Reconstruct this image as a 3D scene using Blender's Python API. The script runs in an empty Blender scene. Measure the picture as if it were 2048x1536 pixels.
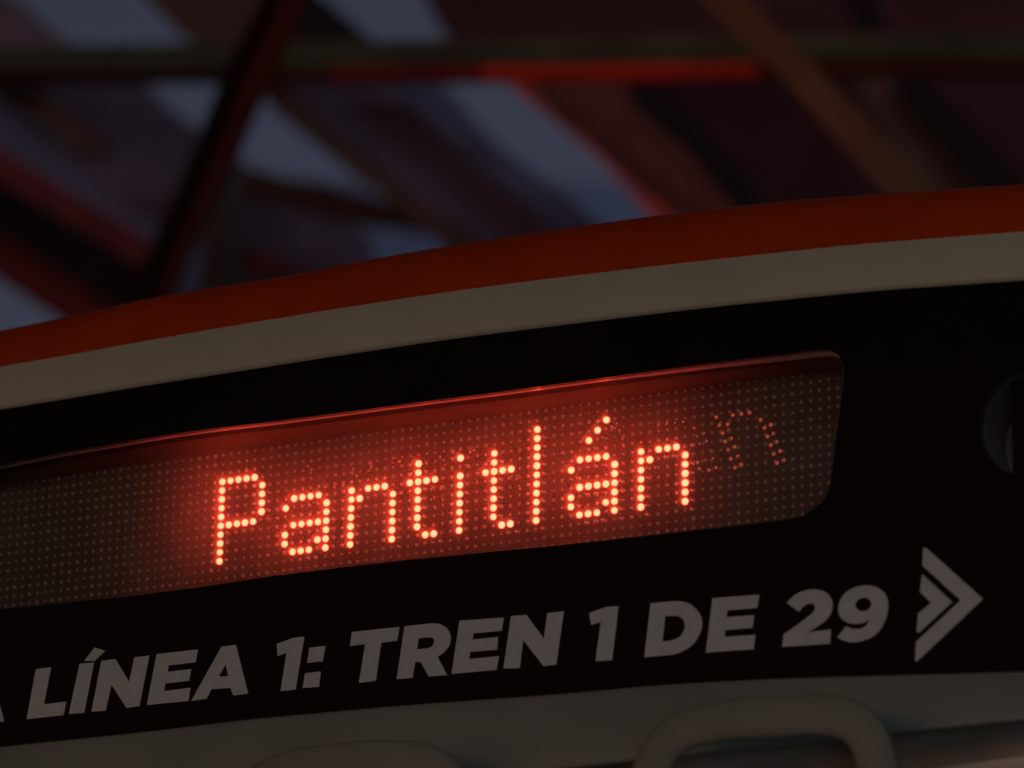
import bpy, bmesh, math, random
from mathutils import Vector, Matrix
from mathutils.geometry import tessellate_polygon
random.seed(7)
SC = bpy.context.scene
COL = SC.collection

# ---------------------------------------------------------------- camera
# World: X along the LED columns, Z up, Y into the train; the LED board lies in y = 0, LED pitch 10 mm.
F = 8700.0                      # focal length in units of a 2048 wide picture
PITCH = 0.01
h1 = Vector((16.5084375 / F, -2.31801130 / F, -8.92029500e-04))
h2 = Vector((-0.232726023 / F, 17.4098199 / F, -6.86443951e-04))
h3 = Vector((-578.414746 / F, 195.886880 / F, 1.0))
s_ = (h1.length + h2.length) / 2
r1 = h1.normalized(); r2 = h2.normalized()
d_ = r1.dot(r2) / 2
a1 = (r1 - r2 * d_).normalized(); a2 = (r2 - r1 * d_).normalized()
r3 = a1.cross(a2)
T = h3 * (PITCH / s_)
RCV = Matrix(((a1.x, r3.x, -a2.x), (a1.y, r3.y, -a2.y), (a1.z, r3.z, -a2.z)))
CAM = -(RCV.transposed() @ T)
right, down, fwd = Vector(RCV[0]), Vector(RCV[1]), Vector(RCV[2])
M = Matrix((right, -down, -fwd)).transposed().to_4x4()
M.translation = CAM
cd = bpy.data.cameras.new("camera")
cam = bpy.data.objects.new("camera", cd); COL.objects.link(cam)
cam.matrix_world = M
cd.sensor_width = 36.0
cd.lens = F / 2048 * 36.0
cd.clip_start = 0.05; cd.clip_end = 2000
cd.dof.use_dof = True
cd.dof.focus_distance = (T.z - 0.15)
cd.dof.aperture_fstop = 3.5
SC.camera = cam
SC.render.resolution_x = 1024; SC.render.resolution_y = 768

def on(px, py, y=0.0):
    """point of the plane Y = y seen at picture position px, py (2048 x 1536)"""
    d = right * ((px - 1024) / F) + down * ((py - 768) / F) + fwd
    return CAM + d * ((y - CAM.y) / d.y)

# ---------------------------------------------------------------- world and light
W = bpy.data.worlds.new("World"); SC.world = W; W.use_nodes = True
nt = W.node_tree; nt.nodes.clear()
sky = nt.nodes.new("ShaderNodeTexSky"); sky.sky_type = 'NISHITA'; sky.sun_disc = False
sky.sun_elevation = math.radians(3.0); sky.sun_rotation = math.radians(200)
sky.air_density = 1.0; sky.dust_density = 1.5; sky.ozone_density = 1.0
hs = nt.nodes.new("ShaderNodeHueSaturation"); hs.inputs['Saturation'].default_value = 0.85
bg = nt.nodes.new("ShaderNodeBackground"); bg.inputs['Strength'].default_value = 0.05
out = nt.nodes.new("ShaderNodeOutputWorld")
tint = nt.nodes.new("ShaderNodeMix"); tint.data_type = 'RGBA'; tint.blend_type = 'MULTIPLY'; tint.inputs[0].default_value = 1.0
tint.inputs[7].default_value = (0.80, 0.70, 0.99, 1)
nt.links.new(sky.outputs[0], hs.inputs['Color']); nt.links.new(hs.outputs[0], tint.inputs[6]); nt.links.new(tint.outputs[2], bg.inputs[0]); nt.links.new(bg.outputs[0], out.inputs[0])

def area(name, loc, target, size, power, color, spread=180):
    ld = bpy.data.lights.new(name, 'AREA'); ld.shape = 'RECTANGLE'; ld.size = size[0]; ld.size_y = size[1]
    ld.energy = power; ld.color = color; ld.spread = math.radians(spread)
    o = bpy.data.objects.new(name, ld); COL.objects.link(o)
    o.location = loc
    o.rotation_euler = (Vector(target) - Vector(loc)).to_track_quat('-Z', 'Y').to_euler()
    return o
area("station_lamp", (2.4, -3.6, 2.9), (0.5, 0, 0), (1.6, 0.3), 4.3, (0.62, 0.90, 1.0))
area("platform_lamp", (3.2, -5.0, -1.6), (0.5, 0, -0.2), (1.6, 0.8), 5.9, (0.62, 0.90, 1.0))
g_ = on(1250, 640, 3.0)
area("red_fill_light", g_, on(1230, 140, 4.0), (0.5, 0.1), 0.36, (1.0, 0.09, 0.05), spread=80)  # added red light for the beam and roof edges, hidden behind the train
area("canopy_lamp", (3.5, 1.0, 5.5), (-1.5, 8, 3.0), (1.5, 0.3), 68.0, (0.9, 0.86, 0.95))

vs = SC.view_settings
vs.view_transform = 'Standard'; vs.look = 'None'; vs.exposure = 0; vs.gamma = 1; vs.use_curve_mapping = False
SC.cycles.use_denoising = True
SC.cycles.max_bounces = 6
SC.cycles.sample_clamp_indirect = 4.0
SC.cycles.caustics_reflective = False

# ---------------------------------------------------------------- helpers
def proj(p):
    q = RCV @ p + T
    return (q.x / q.z * F + 1024, q.y / q.z * F + 768)
def cell(c, r, y=0.0):
    return Vector((c * PITCH, y, -r * PITCH))

def mat(name, base, rough=0.6, spec=0.4, noise=0.0, scale=8.0, metal=0.0, bump=0.0, coat=0.0, dark=None):
    m = bpy.data.materials.new(name); m.use_nodes = True
    n = m.node_tree.nodes; l = m.node_tree.links; b = n["Principled BSDF"]
    b.inputs['Base Color'].default_value = (*base, 1); b.inputs['Roughness'].default_value = rough
    b.inputs['Specular IOR Level'].default_value = spec; b.inputs['Metallic'].default_value = metal
    b.inputs['Coat Weight'].default_value = coat
    if noise or dark or bump:
        tc = n.new("ShaderNodeTexCoord"); nz = n.new("ShaderNodeTexNoise")
        nz.inputs['Scale'].default_value = scale; nz.inputs['Detail'].default_value = 5
        nz.inputs['Roughness'].default_value = 0.6
        l.new(tc.outputs['Object'], nz.inputs['Vector'])
        mx = n.new("ShaderNodeMix"); mx.data_type = 'RGBA'
        d = dark or tuple(c * (1 - noise) for c in base)
        mx.inputs[6].default_value = (*d, 1); mx.inputs[7].default_value = (*[min(1, c * (1 + noise * .5)) for c in base], 1)
        mr = n.new("ShaderNodeMapRange"); mr.inputs[1].default_value = 0.35; mr.inputs[2].default_value = 0.65
        l.new(nz.outputs['Fac'], mr.inputs[0]); l.new(mr.outputs[0], mx.inputs[0]); l.new(mx.outputs[2], b.inputs['Base Color'])
        r = n.new("ShaderNodeMapRange"); r.inputs[3].default_value = max(0.02, rough - .12); r.inputs[4].default_value = min(1, rough + .12)
        l.new(nz.outputs['Fac'], r.inputs[0]); l.new(r.outputs[0], b.inputs['Roughness'])
        if bump:
            bp = n.new("ShaderNodeBump"); bp.inputs['Strength'].default_value = bump; bp.inputs['Distance'].default_value = 0.002
            l.new(nz.outputs['Fac'], bp.inputs['Height']); l.new(bp.outputs[0], b.inputs['Normal'])
    return m
def emis(name, color, strength=1.0, base=(0.2, 0.02, 0.01)):
    m = bpy.data.materials.new(name); m.use_nodes = True
    b = m.node_tree.nodes["Principled BSDF"]
    b.inputs['Base Color'].default_value = (*base, 1); b.inputs['Emission Color'].default_value = (*color, 1)
    b.inputs['Emission Strength'].default_value = strength; b.inputs['Roughness'].default_value = 0.3
    return m

def mesh_obj(name, verts, faces, m, smooth=False, parent=None, origin=None):
    me = bpy.data.meshes.new(name)
    o0 = Vector((0, 0, 0))
    if parent is None:
        o0 = origin or sum((Vector(v) for v in verts), Vector()) / len(verts)
    me.from_pydata([tuple(Vector(v) - o0) for v in verts], [], faces)
    me.materials.append(m)
    bm = bmesh.new(); bm.from_mesh(me); bmesh.ops.recalc_face_normals(bm, faces=bm.faces); bm.to_mesh(me); bm.free()
    if smooth:
        for p in me.polygons: p.use_smooth = True
    o = bpy.data.objects.new(name, me); COL.objects.link(o)
    if parent is None:
        o.location = o0
    else:
        o.parent = parent
        if parent.type == 'EMPTY': o.location = -parent.location
    return o
def tag(o, label=None, cat=None, group=None, kind=None):
    if label: o["label"] = label
    if cat: o["category"] = cat
    if group: o["group"] = group
    if kind: o["kind"] = kind
    return o

def prism(name, loops, depth, m, parent=None, flip=True, bevel=0.0):
    """loops: outer loop, then holes, of points on a plane Y = const; extruded by depth along +Y"""
    verts, faces = [], []
    tri = tessellate_polygon(loops)
    flat = [p for lp in loops for p in lp]
    n = len(flat)
    verts = [Vector(p) for p in flat] + [Vector(p) + Vector((0, depth, 0)) for p in flat]
    faces = [tuple(t) for t in tri] + [tuple(i + n for i in reversed(t)) for t in tri]
    k = 0
    for lp in loops:
        m_ = len(lp)
        for i in range(m_):
            a, b = k + i, k + (i + 1) % m_
            faces.append((a, b, b + n, a + n))
        k += m_
    return mesh_obj(name, verts, faces, m, parent=parent)

def line(pts, x):
    """piecewise linear with straight continuation"""
    for i in range(len(pts) - 1):
        if x <= pts[i + 1][0] or i == len(pts) - 2:
            (x0, y0), (x1, y1) = pts[i], pts[i + 1]
            if x < pts[0][0]: pass
            return y0 + (y1 - y0) * (x - x0) / (x1 - x0)
def smooth_line(pts, x):
    return (line(pts, x - 60) + line(pts, x - 30) + line(pts, x) + line(pts, x + 30) + line(pts, x + 60)) / 5

# ---------------------------------------------------------------- materials
M_orange = mat("orange_paint", (0.57, 0.064, 0.002), 0.5, 0.2, noise=.12, scale=14)
M_cream = mat("cream_paint", (0.61, 0.68, 0.58), 0.5, 0.3, noise=.05, scale=9)
M_black = mat("black_gloss", (0.005, 0.0035, 0.0055), 0.4, 0.08, noise=.5, scale=7)
M_vinyl = mat("white_vinyl", (0.65, 0.79, 0.86), 0.6, 0.2, noise=.07, scale=60)
M_reveal = mat("reveal_paint", (0.085, 0.075, 0.07), 0.6, 0.1, noise=.2, scale=30)
M_lip = mat("grey_lip", (0.97, 0.93, 0.90), 0.3, 1.0, noise=.1, scale=30)
M_board = mat("board_mask", (0.12, 0.13, 0.11), 0.6, 0.2, noise=.35, scale=9)
M_dot = mat("unlit_lens", (0.82, 0.80, 0.76), 0.35, 0.5)
M_body = mat("grey_white_body", (0.34, 0.395, 0.385), 0.55, 0.2, noise=.12, scale=5)
M_bodydark = mat("dark_gap", (0.50, 0.47, 0.42), 0.6, 0.2, noise=.3, scale=6)
M_handle = mat("olive_handle", (0.28, 0.35, 0.30), 0.5, 0.3, noise=.1, scale=6)
M_led = emis("led_lit", (17.0, 1.05, 0.48), 1.0)
M_reflect = emis("led_reflection", (0.44, 0.060, 0.034), 1.0)  # emission stands in for the letters reflected in the cover
M_reflect2 = emis("led_reflection2", (0.50, 0.065, 0.045), 1.0)

# ---------------------------------------------------------------- the train
D = 0.067                                    # the board sits this deep behind the black panel
YF = -D
train = bpy.data.objects.new("metro_train", None); COL.objects.link(train)
train.location = (0.3, YF, -0.6)
tag(train, "orange, cream and black front of a metro train with a lit red destination display", "train")

opening_px = [(-420, 996), (-300, 981), (-150, 958), (0, 931), (110, 909), (234, 888), (330, 871.5), (430, 857.5), (560, 842.5),
              (700, 824), (773, 814), (880, 800), (1000, 785), (1211, 756), (1422, 728), (1560, 711), (1632, 701.5), (1652, 700.5), (1668, 704),
              (1680, 714), (1687, 732), (1687, 754), (1680, 815), (1669, 894), (1660, 972), (1652, 992), (1638, 1009),
              (1612, 1030), (1585, 1038), (1500, 1049), (1371, 1063), (1220, 1080), (1080, 1095), (940, 1108), (800, 1122), (670, 1137),
              (520, 1156), (400, 1175), (250, 1194), (120, 1207), (0, 1219), (-150, 1238), (-300, 1258), (-430, 1272)]
opening = [on(x, y, YF) for x, y in opening_px]

blackcream = [(0, 820), (171, 792), (317, 767.5), (500, 739.7), (705, 707.6), (910, 677.5), (1100, 653.6), (1424, 614.6), (1748, 582), (2048, 561.4)]
creamorange = [(0, 733.3), (159, 706.5), (317, 677), (500, 645.7), (705, 612.4), (910, 581.7), (1100, 556.8), (1378, 524.4), (1702, 489.6), (2048, 462.8)]
silhouette = [(0, 650), (98, 630), (195, 605), (317, 582), (500, 556), (676, 520), (881, 485), (1100, 453), (1308, 425), (1517, 402), (1780, 383), (2048, 366)]
blackbottom = [(0, 1491), (300, 1460), (483, 1437), (805, 1408), (1100, 1387), (1331, 1366), (1563, 1354), (2048, 1341)]
XS = [-700 + 40 * i for i in range(91)]       # picture columns, far beyond both edges

# round porthole at the right
port_c = on(2073, 843, YF)
port_r = (on(2188, 843, YF) - port_c).length * 0.97
def circ(c, r, n=48, y=None):
    return [Vector((c.x + r * math.cos(2 * math.pi * i / n), c.y if y is None else y, c.z + r * math.sin(2 * math.pi * i / n))) for i in range(n)]
port_loop = circ(port_c, port_r)
top = [on(x, smooth_line(blackcream, x), YF) for x in XS]
bot = [on(x, smooth_line(blackbottom, x), YF) for x in reversed(XS)]
panel = prism("black_panel", [top + bot, opening, port_loop], 0.004, M_black, parent=train)
tag(panel, "glossy black fascia holding the display and the white lettering")

def strip(name, rows, m, parent, smooth=True):
    """rows: list of lists of points, bottom to top"""
    n = len(rows[0]); verts = [p for r in rows for p in r]; faces = []
    for j in range(len(rows) - 1):
        for i in range(n - 1):
            a = j * n + i
            faces.append((a, a + 1, a + n + 1, a + n))
    return mesh_obj(name, verts, faces, m, smooth=smooth, parent=parent)
# cream band: leaves the panel edge 2 mm proud and leans back a little
cr_rows = [[on(x, smooth_line(blackcream, x), YF + .004) for x in XS]]
for k in range(7):
    t = k / 6
    cr_rows.append([on(x, smooth_line(blackcream, x) * (1 - t) + smooth_line(creamorange, x) * t - (0.4 if k == 0 else 0), YF - 0.002 + 0.016 * t * t) for x in XS])
strip("cream_band", cr_rows, M_cream, train)
# orange band: a rounded roof shoulder, the radius found column by column so that it ends on the skyline
or_rows = [[] for _ in range(14)]
for x in XS:
    ys, yt = smooth_line(creamorange, x), smooth_line(silhouette, x)
    p0 = on(x, ys, YF + 0.0142)
    lo, hi = 0.01, 1.0
    def pts(R):
        o = []
        for k in range(12):
            f = math.radians(8 + 82 * k / 11)
            o.append(Vector((p0.x, p0.y + R * (math.cos(math.radians(8)) - math.cos(f)), p0.z + R * (math.sin(f) - math.sin(math.radians(8))))))
        return o
    for _ in range(30):
        R = (lo + hi) / 2
        if min(proj(p)[1] for p in pts(R)) > yt: lo = R
        else: hi = R
    pp = pts(R)
    pp.append(pp[-1] + Vector((0, 0.5, 0.01))); pp.append(pp[-1] + Vector((0, 3.5, 0.0)))
    for k, p in enumerate(pp): or_rows[k].append(p)
strip("orange_band", or_rows, M_orange, train)

# destination display: reveal, lip, board, lamps
def wall(name, loop, y0, y1, m, parent, loop_b=None):
    n = len(loop)
    a = [Vector((p.x, y0(p) if callable(y0) else y0, p.z)) for p in loop]
    b = [Vector((p.x, y1(p) if callable(y1) else y1, p.z)) for p in (loop_b or loop)]
    return mesh_obj(name, a + b, [(i, (i + 1) % n, n + (i + 1) % n, n + i) for i in range(n)], m, parent=parent)
xr = opening[17].x
lipd = lambda p: YF + 0.0095 + 0.0105 * max(0, 1 - abs(p.x - xr) / 0.22)
inner = [p + Vector((0, 0, 0.0)) for i, p in enumerate(opening)]
display = wall("destination_display", inner, lipd, 0.0005, M_reveal, train)
tag(display, "recessed display window glowing red with the word Pantitlán")
wall("edge_lip", opening, YF - 0.001, lipd, M_lip, display, loop_b=inner)
xs = [p.x for p in opening]; zs = [p.z for p in opening]
bx0, bx1, bz0, bz1 = min(xs) - .02, max(xs) + .02, min(zs) - .02, max(zs) + .02
mesh_obj("led_board", [(bx0, 0, bz0), (bx1, 0, bz0), (bx1, 0, bz1), (bx0, 0, bz1), (bx0, .01, bz0), (bx1, .01, bz0), (bx1, .01, bz1), (bx0, .01, bz1)],
         [(0, 1, 2, 3), (4, 5, 6, 7), (0, 1, 5, 4), (2, 3, 7, 6), (1, 2, 6, 5), (0, 3, 7, 4)], M_board, parent=display)
def domes(name, centres, r, m, parent, seg=8, rings=3, y=0.0, jit=0.0, full=False, flat=1.0):
    verts, faces = [], []
    for c in centres:
        k = len(verts); rr = r * (1 + random.uniform(-jit, jit))
        verts.append(Vector((c.x, y - rr * flat, c.z)))
        for j in range(1, rings + 1):
            a = math.pi / 2 * j / rings
            for i in range(seg):
                b = 2 * math.pi * (i + .5 * (j % 2)) / seg
                verts.append(Vector((c.x + rr * math.sin(a) * math.cos(b), y - rr * flat * math.cos(a), c.z + rr * math.sin(a) * math.sin(b))))
        for i in range(seg): faces.append((k, k + 1 + i, k + 1 + (i + 1) % seg))
        for j in range(rings - 1):
            for i in range(seg):
                p, q = k + 1 + j * seg + i, k + 1 + j * seg + (i + 1) % seg
                s, t = p + seg, q + seg
                faces.append((p, s, t, q))
        if full:
            base = k + 1 + (rings - 1) * seg
            e = len(verts)
            for i in range(seg):
                v = verts[base + i]; verts.append(Vector((v.x, 0.0, v.z)))
            for i in range(seg): faces.append((base + i, base + (i + 1) % seg, e + (i + 1) % seg, e + i))
    return mesh_obj(name, verts, faces, m, smooth=True, parent=parent)

def vert(c, a, b): return [(c, r) for r in range(a, b + 1)]
def horiz(r, a, b): return [(c, r) for c in range(a, b + 1)]
def small_a(c): return horiz(3, c + 1, c + 4) + [(c, 4)] + vert(c + 5, 4, 9) + horiz(6, c + 1, c + 4) + vert(c, 7, 8) + horiz(9, c + 1, c + 3) + [(c + 4, 8)]
def small_n(c): return vert(c, 3, 9) + [(c + 1, 4)] + horiz(3, c + 2, c + 4) + vert(c + 5, 4, 9)
def small_t(c): return vert(c + 1, 1, 8) + [(c, 3), (c + 2, 3), (c + 3, 3), (c + 2, 9), (c + 3, 9)]
LET = [("P", vert(0, 0, 9) + horiz(0, 1, 4) + vert(5, 1, 4) + horiz(5, 1, 4)),
       ("a", small_a(8)), ("n", small_n(16)), ("t", small_t(23)),
       ("i", [(29, 1)] + vert(29, 3, 9)), ("t", small_t(32)), ("l", vert(38, -1, 9)),
       ("á", small_a(42) + [(44, 1), (45, 0), (46, -1)]), ("n", small_n(50))]
lit = set()
for ch, cells in LET:
    lit |= set(cells)
    o = domes("lit_letter", [cell(c, r) for c, r in cells], 0.0035, M_led, display, seg=12, rings=3, y=-0.0010, flat=0.5, jit=0.05, full=True)
    o["label"] = "glowing dot-matrix letter %s" % ch
unlit = []
for c in range(-46, 75):
    for r in range(-3, 13):
        if (c, r) not in lit:
            p = cell(c + random.uniform(-.03, .03), r + random.uniform(-.03, .03))
            if bx0 + .005 < p.x < bx1 - .005: unlit.append(p)
o = domes("unlit_dots", unlit, 0.00185, M_dot, display, seg=8, rings=2, y=-0.0006, jit=.25)
o["kind"] = "stuff"
# reflections put in as dim glowing dots: second dots beside the lit ones, and the slanting faint n at the right
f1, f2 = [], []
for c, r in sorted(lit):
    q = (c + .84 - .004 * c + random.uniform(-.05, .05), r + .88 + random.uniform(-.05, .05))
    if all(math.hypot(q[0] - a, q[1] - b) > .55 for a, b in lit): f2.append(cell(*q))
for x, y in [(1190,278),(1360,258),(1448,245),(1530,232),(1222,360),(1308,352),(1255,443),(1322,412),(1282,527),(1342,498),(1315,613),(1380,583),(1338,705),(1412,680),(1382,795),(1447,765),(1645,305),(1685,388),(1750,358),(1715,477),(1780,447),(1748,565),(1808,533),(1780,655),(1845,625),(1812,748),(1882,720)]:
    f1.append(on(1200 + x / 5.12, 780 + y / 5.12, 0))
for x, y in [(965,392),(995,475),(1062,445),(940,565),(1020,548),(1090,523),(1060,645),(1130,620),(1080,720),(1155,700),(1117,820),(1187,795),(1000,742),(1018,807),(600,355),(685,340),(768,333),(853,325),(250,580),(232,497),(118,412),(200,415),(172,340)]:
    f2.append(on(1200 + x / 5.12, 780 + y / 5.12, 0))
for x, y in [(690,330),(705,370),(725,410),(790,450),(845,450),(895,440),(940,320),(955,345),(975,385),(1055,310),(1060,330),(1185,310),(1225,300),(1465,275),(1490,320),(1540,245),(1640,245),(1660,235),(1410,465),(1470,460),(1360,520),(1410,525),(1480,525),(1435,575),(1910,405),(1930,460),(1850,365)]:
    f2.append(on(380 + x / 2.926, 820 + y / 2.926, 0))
domes("reflection_dots", f1, 0.0021, M_reflect, display, seg=8, rings=2)["kind"] = "stuff"
domes("reflection_dots", f2, 0.0014, M_reflect2, display, seg=8, rings=2, jit=.3)["kind"] = "stuff"
# cover pane, scatter added to make the red halo, just behind the panel's front
gm = bpy.data.materials.new("halo_pane"); gm.use_nodes = True
n = gm.node_tree.nodes; l = gm.node_tree.links; n.clear()
tr = n.new("ShaderNodeBsdfTransparent"); tr.inputs[0].default_value = (0.97, 0.96, 0.96, 1)
gl = n.new("ShaderNodeBsdfGlossy"); gl.inputs['Roughness'].default_value = 0.06
fr = n.new("ShaderNodeFresnel"); fr.inputs[0].default_value = 1.35
ms = n.new("ShaderNodeMixShader"); oo = n.new("ShaderNodeOutputMaterial")
rf = n.new("ShaderNodeBsdfRefraction"); rf.inputs['IOR'].default_value = 1.12; rf.inputs['Roughness'].default_value = 0.75
tl = n.new('ShaderNodeBsdfTranslucent'); m3 = n.new('ShaderNodeMixShader'); m3.inputs[0].default_value = 0.75
m2 = n.new("ShaderNodeMixShader"); m2.inputs[0].default_value = 0.26
l.new(tr.outputs[0], m2.inputs[1]); l.new(rf.outputs[0], m3.inputs[1]); l.new(tl.outputs[0], m3.inputs[2]); l.new(m3.outputs[0], m2.inputs[2])
l.new(fr.outputs[0], ms.inputs[0]); l.new(m2.outputs[0], ms.inputs[1]); l.new(gl.outputs[0], ms.inputs[2]); l.new(ms.outputs[0], oo.inputs[0])
pane_loop = [Vector((p.x, YF + 0.024, p.z)) for p in opening]
tri = tessellate_polygon([pane_loop])
mesh_obj("cover_pane", pane_loop, [tuple(t) for t in tri], gm, parent=display)

# porthole
wall_o = wall("porthole", port_loop, YF - 0.002, YF + 0.07, mat("porthole_tube", (0.40, 0.31, 0.31), 0.5, 0.3), train)
wall_o["label"] = "round recessed porthole at the right end of the black fascia"
back = circ(port_c, port_r + .004, y=YF + 0.07)
mesh_obj("porthole_back", back, [tuple(range(len(back)))], M_bodydark, parent=wall_o)
pb0, pb1 = on(2019, 700, YF + .01), on(2240, 990, YF + .01)
mesh_obj("inner_housing", [(pb0.x, YF + .012, port_c.z - port_r * .86), (port_c.x + port_r * .4, YF + .012, port_c.z - port_r * .86), (port_c.x + port_r * .4, YF + .012, port_c.z + port_r * .86), (pb0.x, YF + .012, port_c.z + port_r * .86),
                            (pb0.x, YF + .068, port_c.z - port_r * .86), (port_c.x + port_r * .4, YF + .068, port_c.z - port_r * .86), (port_c.x + port_r * .4, YF + .068, port_c.z + port_r * .86), (pb0.x, YF + .068, port_c.z + port_r * .86)],
         [(0, 1, 2, 3), (4, 5, 6, 7), (0, 1, 5, 4), (2, 3, 7, 6), (1, 2, 6, 5), (0, 3, 7, 4)], M_black, parent=wall_o)

# lettering, traced as outlines on the fascia, 1 mm vinyl
def Z(ox, oy, s): return lambda pts: [(ox + x / s, oy + y / s) for x, y in pts]
z1, z2, z3, z4, z5, z6, z7 = Z(0, 1260, 6.981), Z(240, 1240, 6.827), Z(520, 1220, 6.827), Z(780, 1200, 5.689), Z(1140, 1160, 5.12), Z(1540, 1140, 7.68), Z(1790, 1060, 5.12)
A_out = z2([(1385,365),(1582,338),(1750,1005),(1545,1030),(1505,925),(1248,945),(1180,1075),(970,1105)])
A_in = z2([(1440,605),(1478,765),(1350,772)])
def shiftA(pts): return [(7.9 + (x - 496.3) * .95, 1442.6 + (y - 1387.2) * .95) for x, y in pts]
ell = [(1432 + 122 * math.cos(a) + 8 * math.sin(a), 530 + 104 * math.sin(a) - 14 * math.cos(a)) for a in [2 * math.pi * i / 24 for i in range(24)]]
GL = [("letter", "A", [shiftA(A_out), shiftA(A_in)]),
      ("letter", "L", [z1([(500,545),(712,520),(612,1038),(925,998),(885,1188),(370,1245)])]),
      ("letter", "Í", [z1([(1110,470),(1310,455),(1175,1155),(960,1172)]), None, z1([(1320,245),(1470,290),(1318,432),(1175,432)])]),
      ("letter", "N", [[(202.7,1321.6),(230.6,1318),(258.3,1363.8),(268.6,1314.7),(298.3,1311),(278.8,1412.1),(252.5,1415.5),(222.7,1368.9),(211.3,1421.2),(182.6,1423.3)]]),
      ("letter", "E", [z2([(500,465),(1062,402),(1030,578),(662,620),(650,708),(972,668),(942,830),(618,868),(600,970),(962,925),(932,1105),(365,1160)])]),
      ("letter", "A", [A_out, A_in]),
      ("digit", "1", [z3([(228,462),(440,385),(530,368),(605,366),(485,1085),(280,1108),(362,585),(238,628)])]),
      ("colon", ":", [z3([(672,515),(892,490),(855,700),(645,722)]), None, z3([(615,862),(828,840),(805,1048),(580,1065)])]),
      ("letter", "T", [z3([(1255,300),(1905,230),(1870,420),(1655,445),(1580,965),(1350,995),(1435,462),(1228,492)])]),
      ("letter", "R", [z4([(165,298),(470,266),(515,266),(560,272),(605,290),(640,315),(668,350),(685,390),(692,430),(688,475),(672,520),(645,560),(600,608),(540,645),(650,855),(440,868),(350,705),(285,705),(255,885),(75,900)]),
                       z4([(325,435),(450,424),(480,428),(500,442),(504,465),(495,500),(475,530),(440,548),(308,562)])]),
      ("letter", "E", [z4([(790,235),(1295,200),(1270,350),(950,378),(935,450),(1228,420),(1220,565),(912,590),(900,672),(1238,638),(1210,795),(700,840)])]),
      ("letter", "N", [z4([(1375,185),(1550,168),(1750,438),(1790,148),(1978,128),(1890,735),(1745,752),(1515,455),(1475,775),(1290,780)])]),
      ("digit", "1", [z5([(195,340),(290,303),(370,278),(430,271),(497,270),(430,820),(260,832),(315,430),(215,462)])]),
      ("letter", "D", [z5([(825,238),(1080,215),(1140,217),(1190,230),(1235,250),(1275,280),(1308,315),(1332,352),(1347,395),(1353,440),(1348,490),(1333,540),(1312,585),(1285,625),(1250,664),(1210,697),(1170,722),(1125,742),(1080,758),(1030,768),(760,790)]),
                       z5([(975,370),(1080,365),(1120,375),(1150,395),(1170,425),(1176,460),(1170,505),(1155,542),(1130,575),(1100,597),(1065,612),(945,632)])]),
      ("letter", "E", [z5([(1458,185),(1940,150),(1915,285),(1612,312),(1600,380),(1885,360),(1868,490),(1590,512),(1582,582),(1898,560),(1880,708),(1390,742)])]),
      ("digit", "2", [z6([(258,505),(300,452),(350,408),(400,372),(450,345),(505,322),(560,308),(620,300),(680,298),(740,303),(800,318),(850,340),(890,370),(922,408),(945,450),(959,495),(962,540),(956,595),(940,650),(918,695),(885,742),(845,785),(800,822),(700,885),(575,958),(935,912),(920,1130),(185,1180),(210,985),(400,855),(560,735),(610,697),(650,658),(680,620),(690,588),(688,555),(675,530),(650,517),(620,515),(580,520),(540,538),(490,585),(440,640)])]),
      ("digit", "9", [z6([(1030,1035),(1170,860),(1215,885),(1260,900),(1305,907),(1350,905),(1400,898),(1440,882),(1475,855),(1500,820),(1525,755),(1490,785),(1450,805),(1400,818),(1350,825),(1285,827),(1220,818),(1160,797),(1110,760),(1075,718),(1055,670),(1045,620),(1046,570),(1060,510),(1085,450),(1118,396),(1160,350),(1215,307),(1280,275),(1350,252),(1420,240),(1490,236),(1560,243),(1622,258),(1680,285),(1730,322),(1770,370),(1798,430),(1812,500),(1813,575),(1803,650),(1785,722),(1760,790),(1728,858),(1690,920),(1645,972),(1590,1015),(1525,1052),(1450,1080),(1390,1098),(1330,1108),(1265,1110),(1200,1104),(1150,1092),(1100,1073)]), z6(ell)])]
def glyph(name, loops, y=YF - 0.0012):
    groups, cur = [], []
    for lp in loops + [None]:
        if lp is None:
            groups.append(cur); cur = []
        else: cur.append([on(px, py, y) for px, py in lp])
    V, Fc = [], []
    for g in groups:
        flat = [p for lp in g for p in lp]; k = len(V); n = len(flat)
        V += flat + [p + Vector((0, .0011, 0)) for p in flat]
        Fc += [tuple(k + i for i in t) for t in tessellate_polygon(g)]
        j = k
        for lp in g:
            for i in range(len(lp)):
                a, b = j + i, j + (i + 1) % len(lp); Fc.append((a, b, b + n, a + n))
            j += len(lp)
    return mesh_obj(name, V, Fc, M_vinyl, parent=panel)
for nm, ch, loops in GL:
    glyph(nm, loops)["label"] = "white italic capital %s" % ch if nm == "letter" else "white bold italic %s" % ch
glyph("chevron", [z7([(288,180),(320,185),(890,695),(893,708),(885,720),(225,1345),(205,1340),(215,1145),(670,720),(280,365)])])["label"] = "large white chevron pointing right"
glyph("chevron", [z7([(275,460),(290,462),(585,735),(245,1052),(222,1045),(235,855),(370,745),(255,635)])])["label"] = "small white chevron nested inside the large one"

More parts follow.
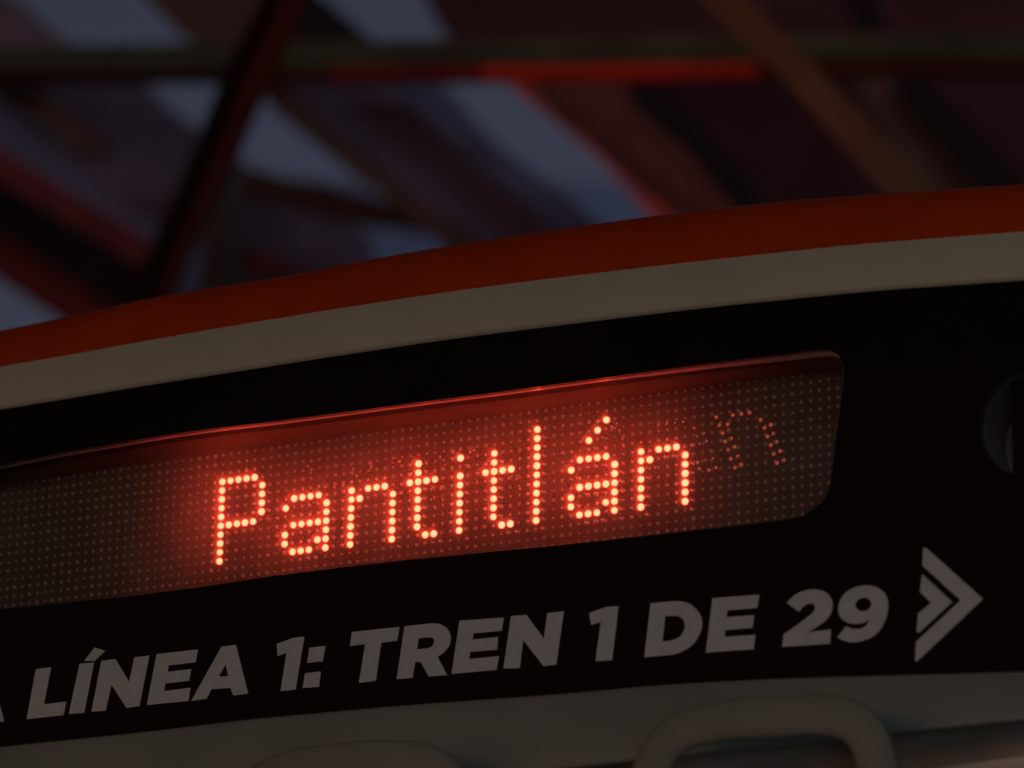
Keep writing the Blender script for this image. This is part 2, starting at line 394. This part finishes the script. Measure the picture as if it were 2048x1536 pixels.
# lower body: a ledge under the fascia, a dark gap, the nose below
ledge_end = [(0, 1672), (1100, 1538), (1370, 1508), (1660, 1478), (2048, 1437)]
gap_end = [(0, 1760), (1100, 1640), (2048, 1512)]
rows = []
bb = lambda x: smooth_line(blackbottom, x)
le = lambda x: smooth_line(ledge_end, x)
ge = lambda x: smooth_line(gap_end, x)
rows.append([on(x, bb(x) - 14, YF + .05) for x in XS])
rows.append([on(x, bb(x) - 8, YF + .012) for x in XS])
for k in range(9):
    t = k / 8
    rows.append([on(x, bb(x) * (1 - t) + le(x) * t, YF + .006 - 0.06 * math.sin(t * 1.35)) for x in XS])
rows.append([on(x, le(x) + 3, YF - .05) for x in XS])
rows.append([on(x, le(x) + 6, YF + .0) for x in XS])
strip("windscreen_ledge", rows, M_body, train)["label"] = "grey-white ledge below the black fascia"
strip("shadow_gap", [[on(x, le(x) - 4, YF + .02) for x in XS], [on(x, ge(x) + 20, YF + .02) for x in XS]], M_bodydark, train)
rows = [[on(x, ge(x) + 2, YF + .01) for x in XS], [on(x, ge(x), YF - .03) for x in XS], [on(x, ge(x) + 25, YF - .022) for x in XS], [on(x, ge(x) + 110, YF - .0) for x in XS], [on(x, ge(x) + 600, YF + .1) for x in XS]]
strip("nose_cowl", rows, mat("pale_cowl", (0.9, 0.88, 0.8), 0.5, 0.3, noise=.1), train)["label"] = "pale nose panel under the ledge"

def ribbon_tube(name, pts, rad, m, parent, flat=0.3):
    c = bpy.data.curves.new(name, 'CURVE'); c.dimensions = '3D'
    sp = c.splines.new('BEZIER'); sp.bezier_points.add(len(pts) - 1)
    for bp, p in zip(sp.bezier_points, pts):
        bp.co = p; bp.handle_left_type = bp.handle_right_type = 'AUTO'
    c.bevel_depth = rad; c.bevel_resolution = 5; c.resolution_u = 12; c.use_fill_caps = True
    o = bpy.data.objects.new(name, c); COL.objects.link(o)
    dg = bpy.context.evaluated_depsgraph_get(); me = bpy.data.meshes.new_from_object(o.evaluated_get(dg))
    bpy.data.objects.remove(o)
    me.materials.clear(); me.materials.append(m)
    for p in me.polygons: p.use_smooth = True
    o = bpy.data.objects.new(name, me); COL.objects.link(o); o.parent = parent; o.location = -parent.location
    ym = sum(v.co.y for v in me.vertices) / len(me.vertices)
    for v in me.vertices: v.co.y = ym + (v.co.y - ym) * flat
    return o
YH = YF - 0.12
h = ribbon_tube("grab_handle", [on(x, y, YH) for x, y in [(1275, 1640), (1305, 1536), (1345, 1476), (1430, 1446), (1560, 1434), (1665, 1432), (1722, 1456), (1757, 1536), (1770, 1640)]], 0.0205, M_handle, train)
h["label"] = "arched olive-grey grab handle at the lower right"
h = ribbon_tube("grab_handle", [on(x, y, YH) for x, y in [(440, 1680), (500, 1588), (560, 1546), (660, 1528), (780, 1520), (860, 1532), (905, 1580), (920, 1680)]], 0.0205, M_handle, train)
h["label"] = "arched grab handle mostly below the frame at the left"
w = ribbon_tube("seam_line", [on(x, y, YF - .06) for x, y in [(1668, 1408), (1712, 1424), (1752, 1440)]], 0.0016, M_bodydark, train)

# ---------------------------------------------------------------- the canopy behind the train
M_pan = mat("roof_sheet_grey", (0.17, 0.13, 0.20), 0.7, 0.2, noise=.35, scale=2.5)
M_panblue = mat("roof_sheet_blue", (0.12, 0.15, 0.29), 0.6, 0.3, noise=.3, scale=2.5)
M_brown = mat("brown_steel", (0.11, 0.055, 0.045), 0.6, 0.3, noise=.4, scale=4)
M_red = mat("red_steel", (0.30, 0.045, 0.045), 0.6, 0.3, noise=.35, scale=4)  # also used for the dimmer painted red light on the lower flange
M_redlit = mat("red_lit_steel", (0.70, 0.09, 0.045), 0.5, 0.3, noise=.3, scale=4)  # red light on the flange and roof edge put into the colour
M_dk = mat("black_steel", (0.014, 0.008, 0.013), 0.6, 0.2, noise=.4, scale=4)
M_green = mat("green_grey_steel", (0.15, 0.24, 0.21), 0.55, 0.3, noise=.3, scale=4)
M_tan = mat("tan_steel", (0.30, 0.22, 0.18), 0.6, 0.3, noise=.3, scale=4)
M_maroon = mat("maroon_sheet", (0.065, 0.02, 0.026), 0.7, 0.2, noise=.35, scale=3)

def slab(name, px, y, th, m, parent=None):
    return prism(name, [[on(a, b, y) for a, b in px]], th, m, parent=parent)
def thing(name, loc, *t):
    e = bpy.data.objects.new(name, None); COL.objects.link(e); e.location = loc; tag(e, *t); return e

# horizontal I-beam with red light painted into the lower flange
bm_ = thing("roof_beam", on(1024, 120, 4.0), "long level green-grey steel beam with red light coloured into its lower flange crossing the canopy", "beam")
slab("web", [(-2600, 106), (0, 92), (500, 84), (900, 78), (1500, 70), (2700, 66), (2700, 112), (1650, 112), (1500, 128), (0, 136), (-2600, 152)], 4.0, .02, M_green, bm_)
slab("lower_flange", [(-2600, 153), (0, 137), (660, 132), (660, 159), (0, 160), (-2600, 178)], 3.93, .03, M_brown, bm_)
slab("lower_flange", [(662, 132), (961, 130), (961, 158), (662, 159)], 3.93, .03, M_red, bm_)  # dimmer stretch of the same painted red light
slab("lower_flange", [(963, 130), (1510, 121), (1510, 150), (963, 158)], 3.93, .03, M_redlit, bm_)["label"] = "lower flange coloured as brightly red-lit"
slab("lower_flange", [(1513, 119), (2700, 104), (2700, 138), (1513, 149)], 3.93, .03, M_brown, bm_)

o = slab("diagonal_brace", [(548, -40), (612, -40), (575, 60), (520, 170), (470, 290), (400, 430), (345, 560), (330, 640), (262, 640), (278, 560), (330, 440), (395, 290), (450, 150)], 3.5, .03, mat("red_lit_brace", (0.17, 0.045, 0.04), 0.6, 0.3, noise=.4, scale=4))  # red light on the brace put into its base colour
tag(o, "slanting brace coloured as dimly red-lit, rising to the right in front of the level beam", "brace")
o = slab("diagonal_brace", [(540, -40), (556, -40), (464, 150), (410, 290), (347, 440), (294, 560), (280, 640), (258, 640), (272, 560), (324, 440), (390, 290), (444, 150)], 3.46, .02, mat("dark_red_steel", (0.03, 0.014, 0.018), 0.6, 0.2, noise=.3))  # darker strip for the left half of the brace
tag(o, "dark left half of the slanting brace", "brace")
o = slab("post", [(418, 250), (462, 250), (460, 640), (400, 640), (405, 400)], 4.6, .05, mat("post_steel", (0.07, 0.065, 0.06), 0.6, 0.3, noise=.3))
tag(o, "short upright grey-green post right of the slanting brace", "post")
o = slab("tan_rafter", [(1360, -60), (1440, -60), (1560, 60), (1700, 205), (1905, 420), (1800, 420), (1700, 310), (1570, 160), (1440, 40)], 3.4, .03, M_tan)
tag(o, "tan rafter slanting down to the right across the beam", "rafter")

# rafters and roof sheets: long slanting members, sky between them
G = "slanting roof sheets of the canopy"
def sheet(px, y, m, label, th=.02, name="roof_sheet", cat="roof sheet", g=G):
    return tag(slab(name, px, y, th, m), label, cat, g)
sheet([(-400, -300), (-60, -60), (30, -5), (110, 62), (175, 110), (100, 170), (-400, 170)], 6.0, M_pan, "grey roof sheet in the top left corner left of the first sky gap")
sheet([(-200, 148), (275, 148), (335, 215), (405, 262), (455, 322), (500, 350), (470, 420), (440, 500), (250, 420), (120, 320), (-60, 180)], 6.6, M_pan, "grey roof sheet under the beam at the left of the brace")
sheet([(-300, 130), (10, 180), (110, 250), (300, 330), (470, 440), (560, 640), (200, 640), (-300, 300)], 7.4, M_panblue, "blue-grey roof sheet showing low behind the brace")
sheet([(20, 165), (95, 190), (190, 262), (218, 300), (150, 308), (90, 250), (-10, 190)], 6.1, M_brown, "short brown purlin left of the brace", name="purlin", cat="purlin", g="small purlins")
sheet([(-300, 118), (0, 298), (300, 478), (300, 552), (0, 368), (-300, 184)], 5.6, M_red, "dull red angle along the top of the black rafter", name="rafter_angle", cat="angle", g="red angles")
sheet([(-300, 178), (0, 362), (340, 572), (340, 680), (260, 637), (0, 463), (-300, 262)], 5.4, M_dk, "thick black rafter in the lower left of the canopy", name="rafter", cat="rafter", th=.04, g="rafters")
sheet([(-300, 255), (0, 458), (260, 632), (300, 700), (180, 680), (0, 562), (-300, 366)], 5.5, M_red, "dull red angle under the black rafter, above the corner of sky", name="rafter_angle", cat="angle", g="red angles")
sheet([(255, -40), (560, -40), (640, -5), (735, 78), (770, 120), (520, 150), (470, 120), (360, 70)], 5.9, M_brown, "dark brown roof sheet between the first two sky gaps above the beam")
sheet([(600, -40), (640, -10), (745, 80), (700, 110), (560, 60), (520, -40)], 5.7, M_dk, "black strip on the left border of the second sky gap", name="roof_batten", cat="batten", g="battens")
sheet([(500, 150), (870, 150), (985, 285), (1100, 368), (1198, 448), (1198, 520), (900, 520), (830, 430), (700, 340), (560, 225)], 6.2, M_pan, "wide grey roof sheet in the middle between two sky gaps")
sheet([(475, 145), (560, 158), (600, 215), (725, 310), (850, 405), (985, 500), (905, 500), (820, 432), (700, 344), (560, 232)], 6.0, M_brown, "brown rafter along the left border of the wide middle sheet", name="rafter", cat="rafter", th=.03, g="rafters")
sheet([(740, 145), (862, 150), (985, 280), (1102, 366), (1195, 444), (1170, 520), (1080, 430), (960, 330), (850, 235)], 6.1, M_panblue, "blue-grey strip along the right border of the wide middle sheet", name="roof_batten", cat="batten", g="battens")
sheet([(450, 318), (560, 352), (640, 364), (760, 398), (850, 428), (985, 500), (880, 474), (790, 455), (690, 446), (560, 410), (450, 395)], 6.4, M_brown, "thin dark purlin curving under the middle sky gap", name="purlin", cat="purlin", g="small purlins")
sheet([(440, 380), (560, 402), (680, 440), (735, 470), (760, 600), (430, 640)], 6.8, M_pan, "purple-grey roof sheet low between post and skyline")
sheet([(450, 475), (560, 520), (640, 560), (440, 520)], 6.7, M_red, "short red purlin low behind the post", name="purlin", cat="purlin", g="small purlins")
sheet([(560, 358), (1500, 362), (1500, 560), (560, 560)], 9.0, mat("pale_blue_sheet", (0.20, 0.34, 0.62), 0.7, 0.2, noise=.15, scale=2), "pale slate-blue far roof edge low inside the sky gaps")
# right half: dark covered roof
sheet([(1000, 150), (1035, 150), (1120, 245), (1215, 318), (1270, 370), (1345, 430), (1600, 480), (1540, 390), (1250, 150)], 6.0, mat("red_glow_sheet", (0.16, 0.05, 0.035), 0.6, 0.3, noise=.3, scale=3), "brown roof sheet reddened for the red glow, right of the longest sky gap")  # base colour reddened for the red glow on this sheet
sheet([(995, 152), (1040, 152), (1080, 205), (1128, 250), (1180, 288), (1226, 330), (1270, 372), (1360, 440), (1310, 440), (1240, 362), (1190, 310), (1120, 252), (1060, 205)], 5.9, M_redlit, "angle coloured as red-lit along the right border of the longest sky gap", name="rafter_angle", cat="angle", g="red angles")
sheet([(830, -40), (1500, -40), (1500, 100), (935, 100), (885, 65)], 6.3, M_maroon, "dark maroon roof sheet above the beam right of the second sky gap")
sheet([(1210, 150), (2700, 130), (2700, 520), (1500, 520)], 6.9, M_maroon, "large dark maroon roof sheet under the beam at the right")
sheet([(1480, -60), (2700, -60), (2700, 100), (1480, 100)], 6.9, M_maroon, "dark maroon roof sheet in the top right corner")
sheet([(1240, 150), (1300, 165), (1420, 270), (1560, 430), (1480, 430), (1370, 300), (1270, 215)], 5.8, M_dk, "black rafter slanting through the maroon sheet left of the tan rafter", name="rafter", cat="rafter", th=.03, g="rafters")
sheet([(1790, 145), (1850, 160), (1960, 265), (2050, 370), (1990, 420), (1890, 300), (1800, 190)], 5.8, M_dk, "black rafter slanting at the far right under the beam", name="rafter", cat="rafter", th=.03, g="rafters")
sheet([(1700, 150), (1790, 150), (1890, 300), (1985, 420), (1900, 420), (1790, 300)], 5.85, M_brown, "reddish brown angle left of the far right black rafter", name="rafter_angle", cat="angle", g="red angles")
sheet([(1640, -60), (1730, -60), (1760, 40), (1720, 60)], 5.8, M_dk, "short black rafter at the top edge right of the tan rafter", name="rafter", cat="rafter", th=.03, g="rafters")

# closed canopy added unseen over the platform, above the picture: it keeps the sky's light off the train's roof
cz = 3.6
o = mesh_obj("sky_block_canopy", [(-14, -16, cz), (14, -16, cz), (14, 3.0, cz), (-14, 3.0, cz), (-14, -16, cz + .1), (14, -16, cz + .1), (14, 3.0, cz + .1), (-14, 3.0, cz + .1)],
             [(0, 1, 2, 3), (4, 5, 6, 7), (0, 1, 5, 4), (2, 3, 7, 6), (1, 2, 6, 5), (0, 3, 7, 4)], M_maroon)
tag(o, "closed dark canopy roof added unseen above the frame to block the sky", "canopy roof", kind="structure")
